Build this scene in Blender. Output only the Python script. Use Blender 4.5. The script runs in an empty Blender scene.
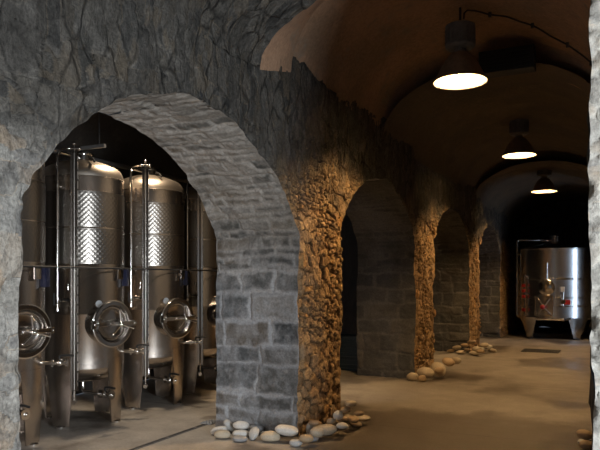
import bpy, math, random
import numpy as np
from mathutils import Matrix, Vector

random.seed(7)
C = bpy.context.scene.collection
PI = math.pi

# ------------------------------------------------------------------ camera
TH = math.radians(26.0); FPX = 650.0; HZ = 280.0; EYE = 1.5
cam = bpy.data.cameras.new('camera'); cam_o = bpy.data.objects.new('camera', cam); C.objects.link(cam_o)
cam_o.location = (0, 0, EYE); cam_o.rotation_euler = (PI / 2, 0, TH)
cam.sensor_width = 36; cam.lens = 36 * FPX / 600; cam.shift_y = (HZ - 225) / 600
cam.clip_start = 0.05
bpy.context.scene.camera = cam_o

def floor_at(u, v):
    """the point of the floor seen at a pixel of the photograph"""
    z = FPX * EYE / (v - HZ); l = (u - 300) / FPX * z
    return (-z * math.sin(TH) + l * math.cos(TH), z * math.cos(TH) + l * math.sin(TH))

# ------------------------------------------------------------------ tags
def tag(o, label=None, cat=None, group=None, kind=None):
    if label: o['label'] = label
    if cat: o['category'] = cat
    if group: o['group'] = group
    if kind: o['kind'] = kind
    return o

def empty(name, loc, rz=0.0):
    o = bpy.data.objects.new(name, None); C.objects.link(o)
    o.empty_display_size = 0.1
    o.location = loc; o.rotation_euler = (0, 0, rz)
    return o

def copy_tree(o, parent=None):
    c = o.copy(); C.objects.link(c)
    if parent is not None: c.parent = parent
    for ch in list(o.children): copy_tree(ch, c)
    return c

# ------------------------------------------------------------------ noise (numpy)
def _hash(ix, iy, iz, seed):
    with np.errstate(over='ignore'):
        h = (ix.astype(np.int64).astype(np.uint32) * np.uint32(374761393)
             + iy.astype(np.int64).astype(np.uint32) * np.uint32(668265263)
             + iz.astype(np.int64).astype(np.uint32) * np.uint32(2147483647 & 0x7feb352d)
             + np.uint32((seed * 2654435761) & 0xffffffff))
        h ^= h >> np.uint32(15); h *= np.uint32(0x2c1b3c6d)
        h ^= h >> np.uint32(12); h *= np.uint32(0x297a2d39)
        h ^= h >> np.uint32(15)
    return h.astype(np.float64) / 4294967295.0

def vnoise(P, s, seed=0):
    Q = P * s; I = np.floor(Q); F = Q - I; W = F * F * F * (F * (F * 6 - 15) + 10)
    r = 0
    for dx in (0, 1):
        for dy in (0, 1):
            for dz in (0, 1):
                w = (W[..., 0] if dx else 1 - W[..., 0]) * (W[..., 1] if dy else 1 - W[..., 1]) * (W[..., 2] if dz else 1 - W[..., 2])
                r = r + w * _hash(I[..., 0] + dx, I[..., 1] + dy, I[..., 2] + dz, seed)
    return r * 2 - 1

def fbm(P, s, octv=3, seed=0):
    r = 0; a = 1.0; t = 0
    for k in range(octv):
        r = r + a * vnoise(P, s * 2 ** k, seed + 17 * k); t += a; a *= 0.5
    return r / t

def sstep(a, b, x):
    t = np.clip((x - a) / (b - a), 0, 1); return t * t * (3 - 2 * t)

def worley(a, b, seed):
    ia = np.floor(a); ib = np.floor(b); z = np.zeros_like(ia)
    F1 = np.full(a.shape, 9.0); F2 = F1.copy(); idd = np.zeros_like(a)
    for da in (-1, 0, 1):
        for db in (-1, 0, 1):
            ca = ia + da; cb = ib + db
            pa = ca + 0.08 + 0.84 * _hash(ca, cb, z, seed); pb = cb + 0.08 + 0.84 * _hash(ca, cb, z + 1, seed)
            d = np.sqrt((a - pa) ** 2 + (b - pb) ** 2)
            i2 = _hash(ca, cb, z + 2, seed)
            n1 = d < F1
            F2 = np.where(n1, F1, np.minimum(F2, d)); idd = np.where(n1, i2, idd); F1 = np.where(n1, d, F1)
    return F2 - F1, idd

def pat_rubble(P, a, b, ca, cb, seed, fill=0.0):
    """random rubble: stones about ca high and cb wide, with small packing stones between the big ones;
    gives relief 0..1, stone number, mortar 0..1; fill buries joints under smeared mortar"""
    wa = a + 0.035 * fbm(P, 3.2, 2, seed + 5) + 0.007 * fbm(P, 15.0, 2, seed + 25); wb = b + 0.035 * fbm(P, 3.2, 2, seed + 6) + 0.007 * fbm(P, 15.0, 2, seed + 26)
    d, i = worley(wa / ca, wb / cb, seed)
    d2, i2 = worley(wa / ca * 2.3 + 7.3, wb / cb * 2.0 + 3.1, seed + 40)
    sm = fbm(P, 2.6, 2, seed + 60) > 0.08
    d = np.where(sm, d2 * 0.55, d); i = np.where(sm, i2, i)
    rough = fbm(P, 16.0, 3, seed + 9)
    d = d + 0.06 * rough + fill * (0.25 + 0.8 * fbm(P, 1.9, 3, seed + 70)).clip(0, 1)
    hole = sstep(0.10, 0.0, d) * sstep(0.05, 0.35, fbm(P, 5.0, 2, seed + 80))
    tilt = (i - 0.5) * fbm(P, 4.0, 1, seed + 90)
    rel = 0.95 * sstep(-0.03, 0.15, d) + 0.18 * rough + 0.5 * tilt - 0.9 * hole
    return rel, i, 1 - sstep(0.03, 0.15, d)

def pat_courses(P, a, b, hmin, hmax, wmin, wmax, seed):
    """coursed masonry: rows of uneven height, stones of uneven length"""
    rnd = random.Random(seed)
    wa = a + 0.010 * fbm(P, 3.0, 2, seed + 1) + 0.007 * vnoise(P, 16.0, seed + 2)
    wb = b + 0.02 * fbm(P, 5.0, 2, seed + 3) + 0.008 * vnoise(P, 16.0, seed + 4)
    ys = [float(wa.min()) - 0.05]
    while ys[-1] < wa.max() + 0.05: ys.append(ys[-1] + rnd.uniform(hmin, hmax))
    ys = np.array(ys); row = np.clip(np.searchsorted(ys, wa) - 1, 0, len(ys) - 2)
    dv = np.minimum(wa - ys[row], ys[row + 1] - wa)
    dh = np.zeros_like(dv); idd = np.zeros_like(dv)
    for r in np.unique(row):
        xs = [float(wb.min()) - rnd.uniform(0.05, wmax)]
        while xs[-1] < wb.max() + 0.05: xs.append(xs[-1] + rnd.uniform(wmin, wmax))
        xs = np.array(xs); m = row == r
        k = np.clip(np.searchsorted(xs, wb[m]) - 1, 0, len(xs) - 2)
        dh[m] = np.minimum(wb[m] - xs[k], xs[k + 1] - wb[m])
        ids = np.array([rnd.random() for _ in xs]); idd[m] = ids[k]
    rough = fbm(P, 14.0, 3, seed + 18)
    d = np.minimum(dv, dh) + 0.016 * fbm(P, 8.0, 3, seed + 8)
    e = d - 0.030 * (0.5 + fbm(P, 2.6, 2, seed + 28))
    return 0.85 * sstep(0.0, 0.022, d) + 0.22 * rough, idd, 1 - sstep(-0.012, 0.022, e)

def common(P):
    n = np.stack([0.018 * vnoise(P, 2.3, 31 + k) + 0.012 * vnoise(P, 7.0, 41 + k) + 0.007 * vnoise(P, 17.0, 51 + k) for k in range(3)], -1)
    return n

# ------------------------------------------------------------------ materials
def new_mat(name):
    m = bpy.data.materials.new(name); m.use_nodes = True
    nt = m.node_tree; b = nt.nodes['Principled BSDF']
    return m, nt, b

def nd(nt, typ, **kw):
    n = nt.nodes.new(typ)
    for k, v in kw.items():
        if k in n.inputs: n.inputs[k].default_value = v
        else: setattr(n, k, v)
    return n

def ramp(nt, fac, stops):
    r = nt.nodes.new('ShaderNodeValToRGB')
    e = r.color_ramp.elements
    while len(e) < len(stops): e.new(0.5)
    for x, (p, c) in zip(e, stops): x.position = p; x.color = (*c, 1)
    nt.links.new(fac, r.inputs[0]); return r.outputs[0]

def mixc(nt, fac, a, b, mode='MIX'):
    m = nt.nodes.new('ShaderNodeMix'); m.data_type = 'RGBA'; m.blend_type = mode
    for s, v in ((0, fac), (6, a), (7, b)):
        if hasattr(v, 'is_output'): nt.links.new(v, m.inputs[s])
        else: m.inputs[s].default_value = v if s == 0 else (*v, 1)
    return m.outputs[2]

def noise(nt, co, scale, detail=4, rough=0.55):
    n = nd(nt, 'ShaderNodeTexNoise', Scale=scale, Detail=detail, Roughness=rough)
    nt.links.new(co, n.inputs['Vector']); return n.outputs['Fac']

def mth(nt, op, a, b=None):
    m = nt.nodes.new('ShaderNodeMath'); m.operation = op
    for s, v in ((0, a), (1, b)):
        if v is None: continue
        if hasattr(v, 'is_output'): nt.links.new(v, m.inputs[s])
        else: m.inputs[s].default_value = v
    return m.outputs[0]

def bump(nt, bsdf, h, strength, dist):
    b = nd(nt, 'ShaderNodeBump', Strength=strength, Distance=dist)
    nt.links.new(h, b.inputs['Height']); nt.links.new(b.outputs[0], bsdf.inputs['Normal'])

def stone_mat(name, stones, mortar, stain, stain_amt=0.5):
    m, nt, b = new_mat(name)
    co = nt.nodes.new('ShaderNodeTexCoord').outputs['Object']
    at = nd(nt, 'ShaderNodeAttribute', attribute_name='pat')
    sp = nt.nodes.new('ShaderNodeSeparateColor'); nt.links.new(at.outputs['Color'], sp.inputs[0])
    n = len(stones)
    c = ramp(nt, sp.outputs[0], [(i / (n - 1), s) for i, s in enumerate(stones)])
    f1 = noise(nt, co, 9, 6, 0.65); f2 = noise(nt, co, 45, 5, 0.7); f3 = noise(nt, co, 2.2, 5, 0.6)
    c = mixc(nt, mth(nt, 'MULTIPLY', ramp(nt, f1, [(0.42, (0, 0, 0)), (0.68, (1, 1, 1))]), stain_amt), c, mortar)
    c = mixc(nt, sp.outputs[1], c, mortar)
    c = mixc(nt, mth(nt, 'MULTIPLY', ramp(nt, f3, [(0.48, (0, 0, 0)), (0.66, (1, 1, 1))]), 0.6), c, stain)
    c = mixc(nt, 1.0, c, ramp(nt, f2, [(0.25, (0.55, 0.55, 0.55)), (0.75, (1.25, 1.25, 1.25))]), 'MULTIPLY')
    c = mixc(nt, 1.0, c, mixc(nt, sp.outputs[2], (1, 1, 1), (.98, .90, .79)), 'MULTIPLY')     # browner stones where the third channel says so
    nt.links.new(c, b.inputs['Base Color']); b.inputs['Roughness'].default_value = 0.88
    b.inputs['Specular IOR Level'].default_value = 0.25
    bump(nt, b, mth(nt, 'ADD', f2, mth(nt, 'MULTIPLY', f1, 1.5)), 0.7, 0.012)
    return m

M = {}
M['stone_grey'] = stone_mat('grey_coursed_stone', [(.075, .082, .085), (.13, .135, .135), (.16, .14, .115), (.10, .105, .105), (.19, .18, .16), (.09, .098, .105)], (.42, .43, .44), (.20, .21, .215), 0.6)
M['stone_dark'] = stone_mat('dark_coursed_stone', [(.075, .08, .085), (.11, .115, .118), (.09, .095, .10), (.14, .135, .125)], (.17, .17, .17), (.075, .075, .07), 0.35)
M['stone_warm'] = stone_mat('ochre_rubble_stone', [(.30, .20, .11), (.36, .25, .15), (.24, .17, .10), (.40, .27, .14), (.28, .22, .15)], (.25, .17, .10), (.26, .18, .10), 0.3)
def hall_stone():
    m, nt, b = new_mat('hall_rubble_stone')
    co = nt.nodes.new('ShaderNodeTexCoord').outputs['Object']
    at = nd(nt, 'ShaderNodeAttribute', attribute_name='pat')
    sp = nt.nodes.new('ShaderNodeSeparateColor'); nt.links.new(at.outputs['Color'], sp.inputs[0])
    mp = nd(nt, 'ShaderNodeMapping'); mp.inputs['Scale'].default_value = (1, 1, .45); nt.links.new(co, mp.inputs['Vector']); cv = mp.outputs[0]
    f1 = noise(nt, cv, 9, 6, 0.65); f2 = noise(nt, co, 45, 5, 0.7); f3 = noise(nt, cv, 3.2, 5, 0.6)
    def st(c): return [(i / (len(c) - 1), q) for i, q in enumerate(c)]
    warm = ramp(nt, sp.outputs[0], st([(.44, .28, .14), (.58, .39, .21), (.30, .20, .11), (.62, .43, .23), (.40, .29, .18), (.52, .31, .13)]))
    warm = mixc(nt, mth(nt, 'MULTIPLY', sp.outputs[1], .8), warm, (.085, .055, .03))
    cold = ramp(nt, sp.outputs[0], st([(.062, .058, .052), (.11, .10, .085), (.042, .041, .038), (.135, .11, .08), (.075, .072, .066), (.036, .035, .033)]))  # dark upper stones: weak daylight up there put into the colour
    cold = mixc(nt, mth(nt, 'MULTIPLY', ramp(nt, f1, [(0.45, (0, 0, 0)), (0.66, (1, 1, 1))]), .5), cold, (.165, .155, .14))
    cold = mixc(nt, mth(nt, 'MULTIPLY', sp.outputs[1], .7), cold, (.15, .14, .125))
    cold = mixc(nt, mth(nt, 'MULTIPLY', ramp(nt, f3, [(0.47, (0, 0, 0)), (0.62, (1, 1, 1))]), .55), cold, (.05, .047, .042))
    pale = ramp(nt, sp.outputs[0], st([(.28, .265, .235), (.48, .455, .41), (.17, .165, .155), (.42, .33, .24), (.34, .33, .30), (.22, .21, .20)]))
    pale = mixc(nt, mth(nt, 'MULTIPLY', ramp(nt, f1, [(0.45, (0, 0, 0)), (0.66, (1, 1, 1))]), .5), pale, (.50, .48, .43))
    pale = mixc(nt, mth(nt, 'MULTIPLY', sp.outputs[1], .6), pale, (.46, .44, .40))
    pale = mixc(nt, mth(nt, 'MULTIPLY', ramp(nt, f3, [(0.47, (0, 0, 0)), (0.62, (1, 1, 1))]), .35), pale, (.22, .215, .20))
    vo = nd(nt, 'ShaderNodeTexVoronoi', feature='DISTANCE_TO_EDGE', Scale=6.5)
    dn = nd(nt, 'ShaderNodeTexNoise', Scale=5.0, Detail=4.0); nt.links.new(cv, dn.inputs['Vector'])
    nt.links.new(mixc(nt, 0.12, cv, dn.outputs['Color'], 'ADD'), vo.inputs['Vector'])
    ck = ramp(nt, vo.outputs['Distance'], [(0.0, (.28, .28, .28)), (0.035, (.55, .55, .55)), (0.085, (1, 1, 1))])  # dark crack lines: crevice shade put into the stone colour
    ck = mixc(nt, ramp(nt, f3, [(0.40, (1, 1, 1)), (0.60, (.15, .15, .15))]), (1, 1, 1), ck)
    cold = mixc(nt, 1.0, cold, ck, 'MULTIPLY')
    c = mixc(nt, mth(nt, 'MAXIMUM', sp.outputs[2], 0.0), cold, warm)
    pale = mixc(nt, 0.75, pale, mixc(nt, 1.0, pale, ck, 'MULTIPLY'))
    c = mixc(nt, mth(nt, 'MAXIMUM', mth(nt, 'MULTIPLY', sp.outputs[2], -1.0), 0.0), c, pale)
    c = mixc(nt, 1.0, c, ramp(nt, f2, [(0.3, (0.5, 0.5, 0.5)), (0.7, (1.35, 1.35, 1.35))]), 'MULTIPLY')
    nt.links.new(c, b.inputs['Base Color']); b.inputs['Roughness'].default_value = 0.88; b.inputs['Specular IOR Level'].default_value = 0.25
    bump(nt, b, mth(nt, 'ADD', mth(nt, 'ADD', f2, mth(nt, 'MULTIPLY', f1, 2.6)), mth(nt, 'MULTIPLY', ck, 1.2)), 0.9, 0.022)
    return m
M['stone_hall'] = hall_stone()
M['stone_pale'] = stone_mat('limewashed_rubble_stone', [(.30, .29, .26), (.40, .38, .34), (.24, .235, .22), (.42, .35, .27), (.33, .32, .29)], (.50, .48, .43), (.33, .32, .29), 0.6)

def plaster_mat(name, c1, c2, c3):
    m, nt, b = new_mat(name)
    co = nt.nodes.new('ShaderNodeTexCoord').outputs['Object']
    f1 = noise(nt, co, 0.9, 8, 0.65); f2 = noise(nt, co, 3.5, 8, 0.7); f3 = noise(nt, co, 28, 4, 0.7)
    c = mixc(nt, ramp(nt, f1, [(0.46, (0, 0, 0)), (0.56, (1, 1, 1))]), c1, c2)
    c = mixc(nt, ramp(nt, f2, [(0.55, (0, 0, 0)), (0.66, (.8, .8, .8))]), c, c3)
    c = mixc(nt, 1.0, c, ramp(nt, f3, [(0.3, (.75, .75, .75)), (0.7, (1.15, 1.15, 1.15))]), 'MULTIPLY')
    nt.links.new(c, b.inputs['Base Color']); b.inputs['Roughness'].default_value = 0.9
    bump(nt, b, mth(nt, 'ADD', f3, mth(nt, 'MULTIPLY', f2, 2.0)), 0.5, 0.012)
    return m
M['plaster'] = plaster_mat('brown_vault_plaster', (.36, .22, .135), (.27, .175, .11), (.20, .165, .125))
M['plaster_dark'] = plaster_mat('shaded_vault_plaster', (.125, .095, .065), (.095, .078, .058), (.15, .115, .075))  # dimness of the far vaults put into a darker plaster colour

def simple(name, col, rough=0.5, metal=0.0, var=0.0, vs=20, bmp=0.0):
    m, nt, b = new_mat(name)
    b.inputs['Base Color'].default_value = (*col, 1); b.inputs['Roughness'].default_value = rough; b.inputs['Metallic'].default_value = metal
    if var or bmp:
        co = nt.nodes.new('ShaderNodeTexCoord').outputs['Object']; f = noise(nt, co, vs, 5, 0.65)
        lo = tuple(x * (1 - var) for x in col); hi = tuple(min(1, x * (1 + var)) for x in col)
        nt.links.new(ramp(nt, f, [(0.3, lo), (0.7, hi)]), b.inputs['Base Color'])
        if bmp: bump(nt, b, f, 0.5, bmp)
    return m

def steel_mat(name, col, rough, aniso=0.6, streak=True):
    m, nt, b = new_mat(name)
    b.inputs['Base Color'].default_value = (*col, 1); b.inputs['Metallic'].default_value = 1.0
    b.inputs['Roughness'].default_value = rough
    if streak:
        g = noise(nt, nt.nodes.new('ShaderNodeTexCoord').outputs['Object'], 2.5, 3, 0.5)
        nt.links.new(mth(nt, 'ADD', mth(nt, 'MULTIPLY', g, 0.10), rough - 0.05), b.inputs['Roughness'])
        b.inputs['Anisotropic'].default_value = aniso
        t = nd(nt, 'ShaderNodeTangent', direction_type='RADIAL', axis='Z'); nt.links.new(t.outputs[0], b.inputs['Tangent'])
    return m
M['aisle_shade'] = plaster_mat('shaded_aisle_plaster', (.045, .038, .03), (.035, .03, .025), (.06, .05, .04))  # the aisle's shade put into the colour: near-black wall and vault
M['steel'] = steel_mat('brushed_stainless_steel', (.56, .50, .44), 0.23, 0.75)
M['steel_dome'] = steel_mat('satin_dome_steel', (.64, .56, .47), 0.40, 0.0, False)
M['steel_plain'] = steel_mat('satin_stainless_steel', (.42, .39, .36), 0.18, 0.0, False)
M['steel_jacket'] = steel_mat('dimpled_stainless_steel', (.33, .305, .275), 0.33, 0.0, False)
M['steel_bright'] = steel_mat('polished_stainless_steel', (.72, .70, .67), 0.16, 0.0, False)
M['steel_cool'] = steel_mat('satin_tank_steel', (.66, .66, .66), 0.24)
M['iron'] = simple('dark_painted_iron', (.05, .05, .05), 0.55, 0.6, 0.3)
M['black'] = simple('black_rubber', (.012, .012, .012), 0.6)
M['bronze'] = simple('dull_brown_enamel', (.20, .14, .095), 0.5, 0.1, 0.25, 15)
M['housing'] = simple('dark_grey_cast_metal', (.15, .145, .14), 0.55, 0.2, 0.25, 25)
M['white_in'] = simple('white_reflector_enamel', (.25, .245, .23), 0.4)
M['blue'] = simple('navy_blue_plastic', (.006, .009, .035), 0.4)
M['red'] = simple('red_plastic', (.25, .012, .012), 0.4)
M['white'] = simple('white_dial', (.38, .40, .42), 0.4)
M['teal'] = simple('dark_teal_plastic', (.012, .03, .036), 0.5, 0, 0.2, 8)
M['wood'] = simple('dark_weathered_timber', (.06, .045, .03), 0.8, 0, 0.4, 8)

def scale_mat():
    m, nt, b = new_mat('engraved_scale')
    sx = nt.nodes.new('ShaderNodeSeparateXYZ'); nt.links.new(nt.nodes.new('ShaderNodeTexCoord').outputs['Object'], sx.inputs[0])
    f = mth(nt, 'LESS_THAN', mth(nt, 'FRACT', mth(nt, 'MULTIPLY', sx.outputs[2], 10.0)), 0.2)
    nt.links.new(mixc(nt, f, (.5, .48, .44), (.02, .02, .02)), b.inputs['Base Color']); b.inputs['Metallic'].default_value = .8; b.inputs['Roughness'].default_value = .4
    return m
M['scale'] = scale_mat()

def floor_mat():
    m, nt, b = new_mat('trowelled_concrete_floor')
    tc = nt.nodes.new('ShaderNodeTexCoord'); co = tc.outputs['Object']
    f1 = noise(nt, co, 0.55, 6, 0.6); f2 = noise(nt, co, 2.6, 8, 0.65); f3 = noise(nt, co, 40, 4, 0.7)
    c = ramp(nt, f2, [(0.28, (.27, .25, .22)), (0.5, (.38, .355, .32)), (0.72, (.50, .47, .42))])
    sx = nt.nodes.new('ShaderNodeSeparateXYZ'); nt.links.new(co, sx.inputs[0])
    wob = mth(nt, 'MULTIPLY', mth(nt, 'SUBTRACT', f2, 0.5), 0.5); wob2 = mth(nt, 'MULTIPLY', mth(nt, 'SUBTRACT', f1, 0.5), 1.2)
    X = mth(nt, 'ADD', sx.outputs[0], wob); Y = mth(nt, 'ADD', sx.outputs[1], mth(nt, 'ADD', wob, wob2))
    # a darker brown area of the floor in front
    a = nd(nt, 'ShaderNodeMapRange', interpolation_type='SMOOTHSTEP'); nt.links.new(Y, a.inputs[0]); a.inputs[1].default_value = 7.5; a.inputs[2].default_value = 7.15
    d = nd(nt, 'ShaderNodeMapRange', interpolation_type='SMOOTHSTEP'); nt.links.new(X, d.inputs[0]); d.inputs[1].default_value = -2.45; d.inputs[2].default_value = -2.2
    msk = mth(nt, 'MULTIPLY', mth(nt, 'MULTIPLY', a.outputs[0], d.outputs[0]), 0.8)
    e = nd(nt, 'ShaderNodeMapRange', interpolation_type='SMOOTHSTEP'); nt.links.new(X, e.inputs[0]); e.inputs[1].default_value = -3.2; e.inputs[2].default_value = -2.5
    g = nd(nt, 'ShaderNodeMapRange', interpolation_type='SMOOTHSTEP'); nt.links.new(Y, g.inputs[0]); g.inputs[1].default_value = 4.5; g.inputs[2].default_value = 7.0
    c = mixc(nt, mth(nt, 'MULTIPLY', mth(nt, 'MULTIPLY', e.outputs[0], g.outputs[0]), mth(nt, 'ADD', .30, mth(nt, 'MULTIPLY', f1, .6))), c, (.15, .125, .095))     # darker and browner over the hall's concrete
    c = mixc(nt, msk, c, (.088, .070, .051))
    damp = ramp(nt, f1, [(0.50, (0, 0, 0)), (0.58, (.85, .85, .85))])
    c = mixc(nt, damp, c, (.085, .068, .052))
    # slab joints across the hall
    jy = mth(nt, 'ABSOLUTE', mth(nt, 'SUBTRACT', mth(nt, 'FRACT', mth(nt, 'DIVIDE', mth(nt, 'ADD', sx.outputs[1], mth(nt, 'MULTIPLY', wob, 0.05)), 3.1)), 0.06))
    j = mth(nt, 'LESS_THAN', jy, 0.0035)
    c = mixc(nt, mth(nt, 'MULTIPLY', j, 0.6), c, (.07, .06, .05))
    c = mixc(nt, 1.0, c, ramp(nt, f3, [(0.3, (.82, .82, .82)), (0.7, (1.12, 1.12, 1.12))]), 'MULTIPLY')
    nt.links.new(c, b.inputs['Base Color'])
    nt.links.new(ramp(nt, f1, [(0.45, (.6, .6, .6)), (0.62, (.40, .40, .40))]), b.inputs['Roughness'])
    bump(nt, b, mth(nt, 'ADD', mth(nt, 'MULTIPLY', f3, 0.4), mth(nt, 'SUBTRACT', f2, mth(nt, 'MULTIPLY', j, 2.0))), 0.35, 0.012)
    return m
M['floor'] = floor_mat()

def emit_mat(name, col, strength):
    m, nt, b = new_mat(name)
    b.inputs['Base Color'].default_value = (.9, .9, .9, 1)
    b.inputs['Emission Color'].default_value = (*col, 1); b.inputs['Emission Strength'].default_value = strength
    return m
LAMP_COL = (1.0, 0.60, 0.26)
M['lamp'] = emit_mat('glowing_lamp_glass', LAMP_COL, 2300.0)

# ------------------------------------------------------------------ stone surfaces
class Surf:
    def __init__(s): s.v = []; s.f = []; s.p = []; s.m = []; s.mats = []; s.n = 0
    def grid(s, P, pat, mat, flip=False):
        """P (r,c,3) points, pat (r,c,3) stone number / mortar / -"""
        r, c = P.shape[:2]
        s.v.append(P.reshape(-1, 3)); s.p.append(pat.reshape(-1, 3))
        i = np.arange(r * c).reshape(r, c) + s.n
        q = np.stack([i[:-1, :-1], i[:-1, 1:], i[1:, 1:], i[1:, :-1]], -1).reshape(-1, 4)
        if flip: q = q[:, ::-1]
        s.f.append(q)
        if mat not in s.mats: s.mats.append(mat)
        s.m.append(np.full(len(q), s.mats.index(mat))); s.n += r * c
    def build(s, name):
        me = bpy.data.meshes.new(name)
        v = np.concatenate(s.v); f = np.concatenate(s.f); m = np.concatenate(s.m); p = np.concatenate(s.p)
        me.vertices.add(len(v)); me.vertices.foreach_set('co', v.ravel().astype(np.float32))
        me.loops.add(f.size); me.loops.foreach_set('vertex_index', f.ravel().astype(np.int32))
        me.polygons.add(len(f)); me.polygons.foreach_set('loop_start', np.arange(0, f.size, 4, dtype=np.int32))
        me.polygons.foreach_set('material_index', m.astype(np.int32))
        me.polygons.foreach_set('use_smooth', np.ones(len(f), bool))
        me.update(calc_edges=True)
        at = me.attributes.new('pat', 'FLOAT_COLOR', 'POINT')
        at.data.foreach_set('color', np.concatenate([p, np.ones((len(p), 1))], 1).ravel().astype(np.float32))
        for k in s.mats: me.materials.append(M[k])
        me.validate()
        o = bpy.data.objects.new(name, me); C.objects.link(o); return o

def flat_pat(P): return np.zeros(P.shape[:-1] + (3,)) + np.array([0.4, 0.2, 0])

XH, XB = -2.75, -3.68          # hall face and aisle face of the arcade
XR = -0.10                     # hall face of the right-hand wall
XC, HW = (XH + XR) / 2, (XR - XH) / 2
OPEN = [(2.37, 5.60), (6.67, 9.60), (10.72, 13.60), (14.70, 17.55)]
APEX, RAD, TOP = 2.82, 1.9, 3.75
RB, RA, RT = 130, 170, 44       # rows: below springing, along the arch, above

def side_rows(edge, mid):
    """(y,h,normal_y,normal_h,arc length) down one side of a pier: edge = pier face, mid = the arch's crown"""
    half = abs(mid - edge); sg = 1 if mid > edge else -1
    hs = APEX - (RAD - math.sqrt(RAD * RAD - half * half))
    a0 = math.asin(half / RAD)
    y, h, ny, nh, L = [], [], [], [], []
    for i in range(RB):
        t = i / RB; y.append(edge); h.append(hs * t); ny.append(sg); nh.append(0); L.append(hs * t)
    for i in range(RA + 1):
        a = a0 * (1 - i / RA)
        y.append(mid - sg * RAD * math.sin(a)); h.append(APEX - RAD + RAD * math.cos(a))
        ny.append(sg * math.sin(a)); nh.append(-math.cos(a)); L.append(hs + RAD * (a0 - a))
    for i in range(1, RT + 1):
        y.append(mid); h.append(APEX + (TOP - APEX) * i / RT); ny.append(0); nh.append(0); L.append(0)
    return tuple(np.array(q) for q in (y, h, ny, nh, L))

def straight_rows(y, like):
    z = np.zeros_like(like[1]); return (z + y, like[1], z, z, like[1])

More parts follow.
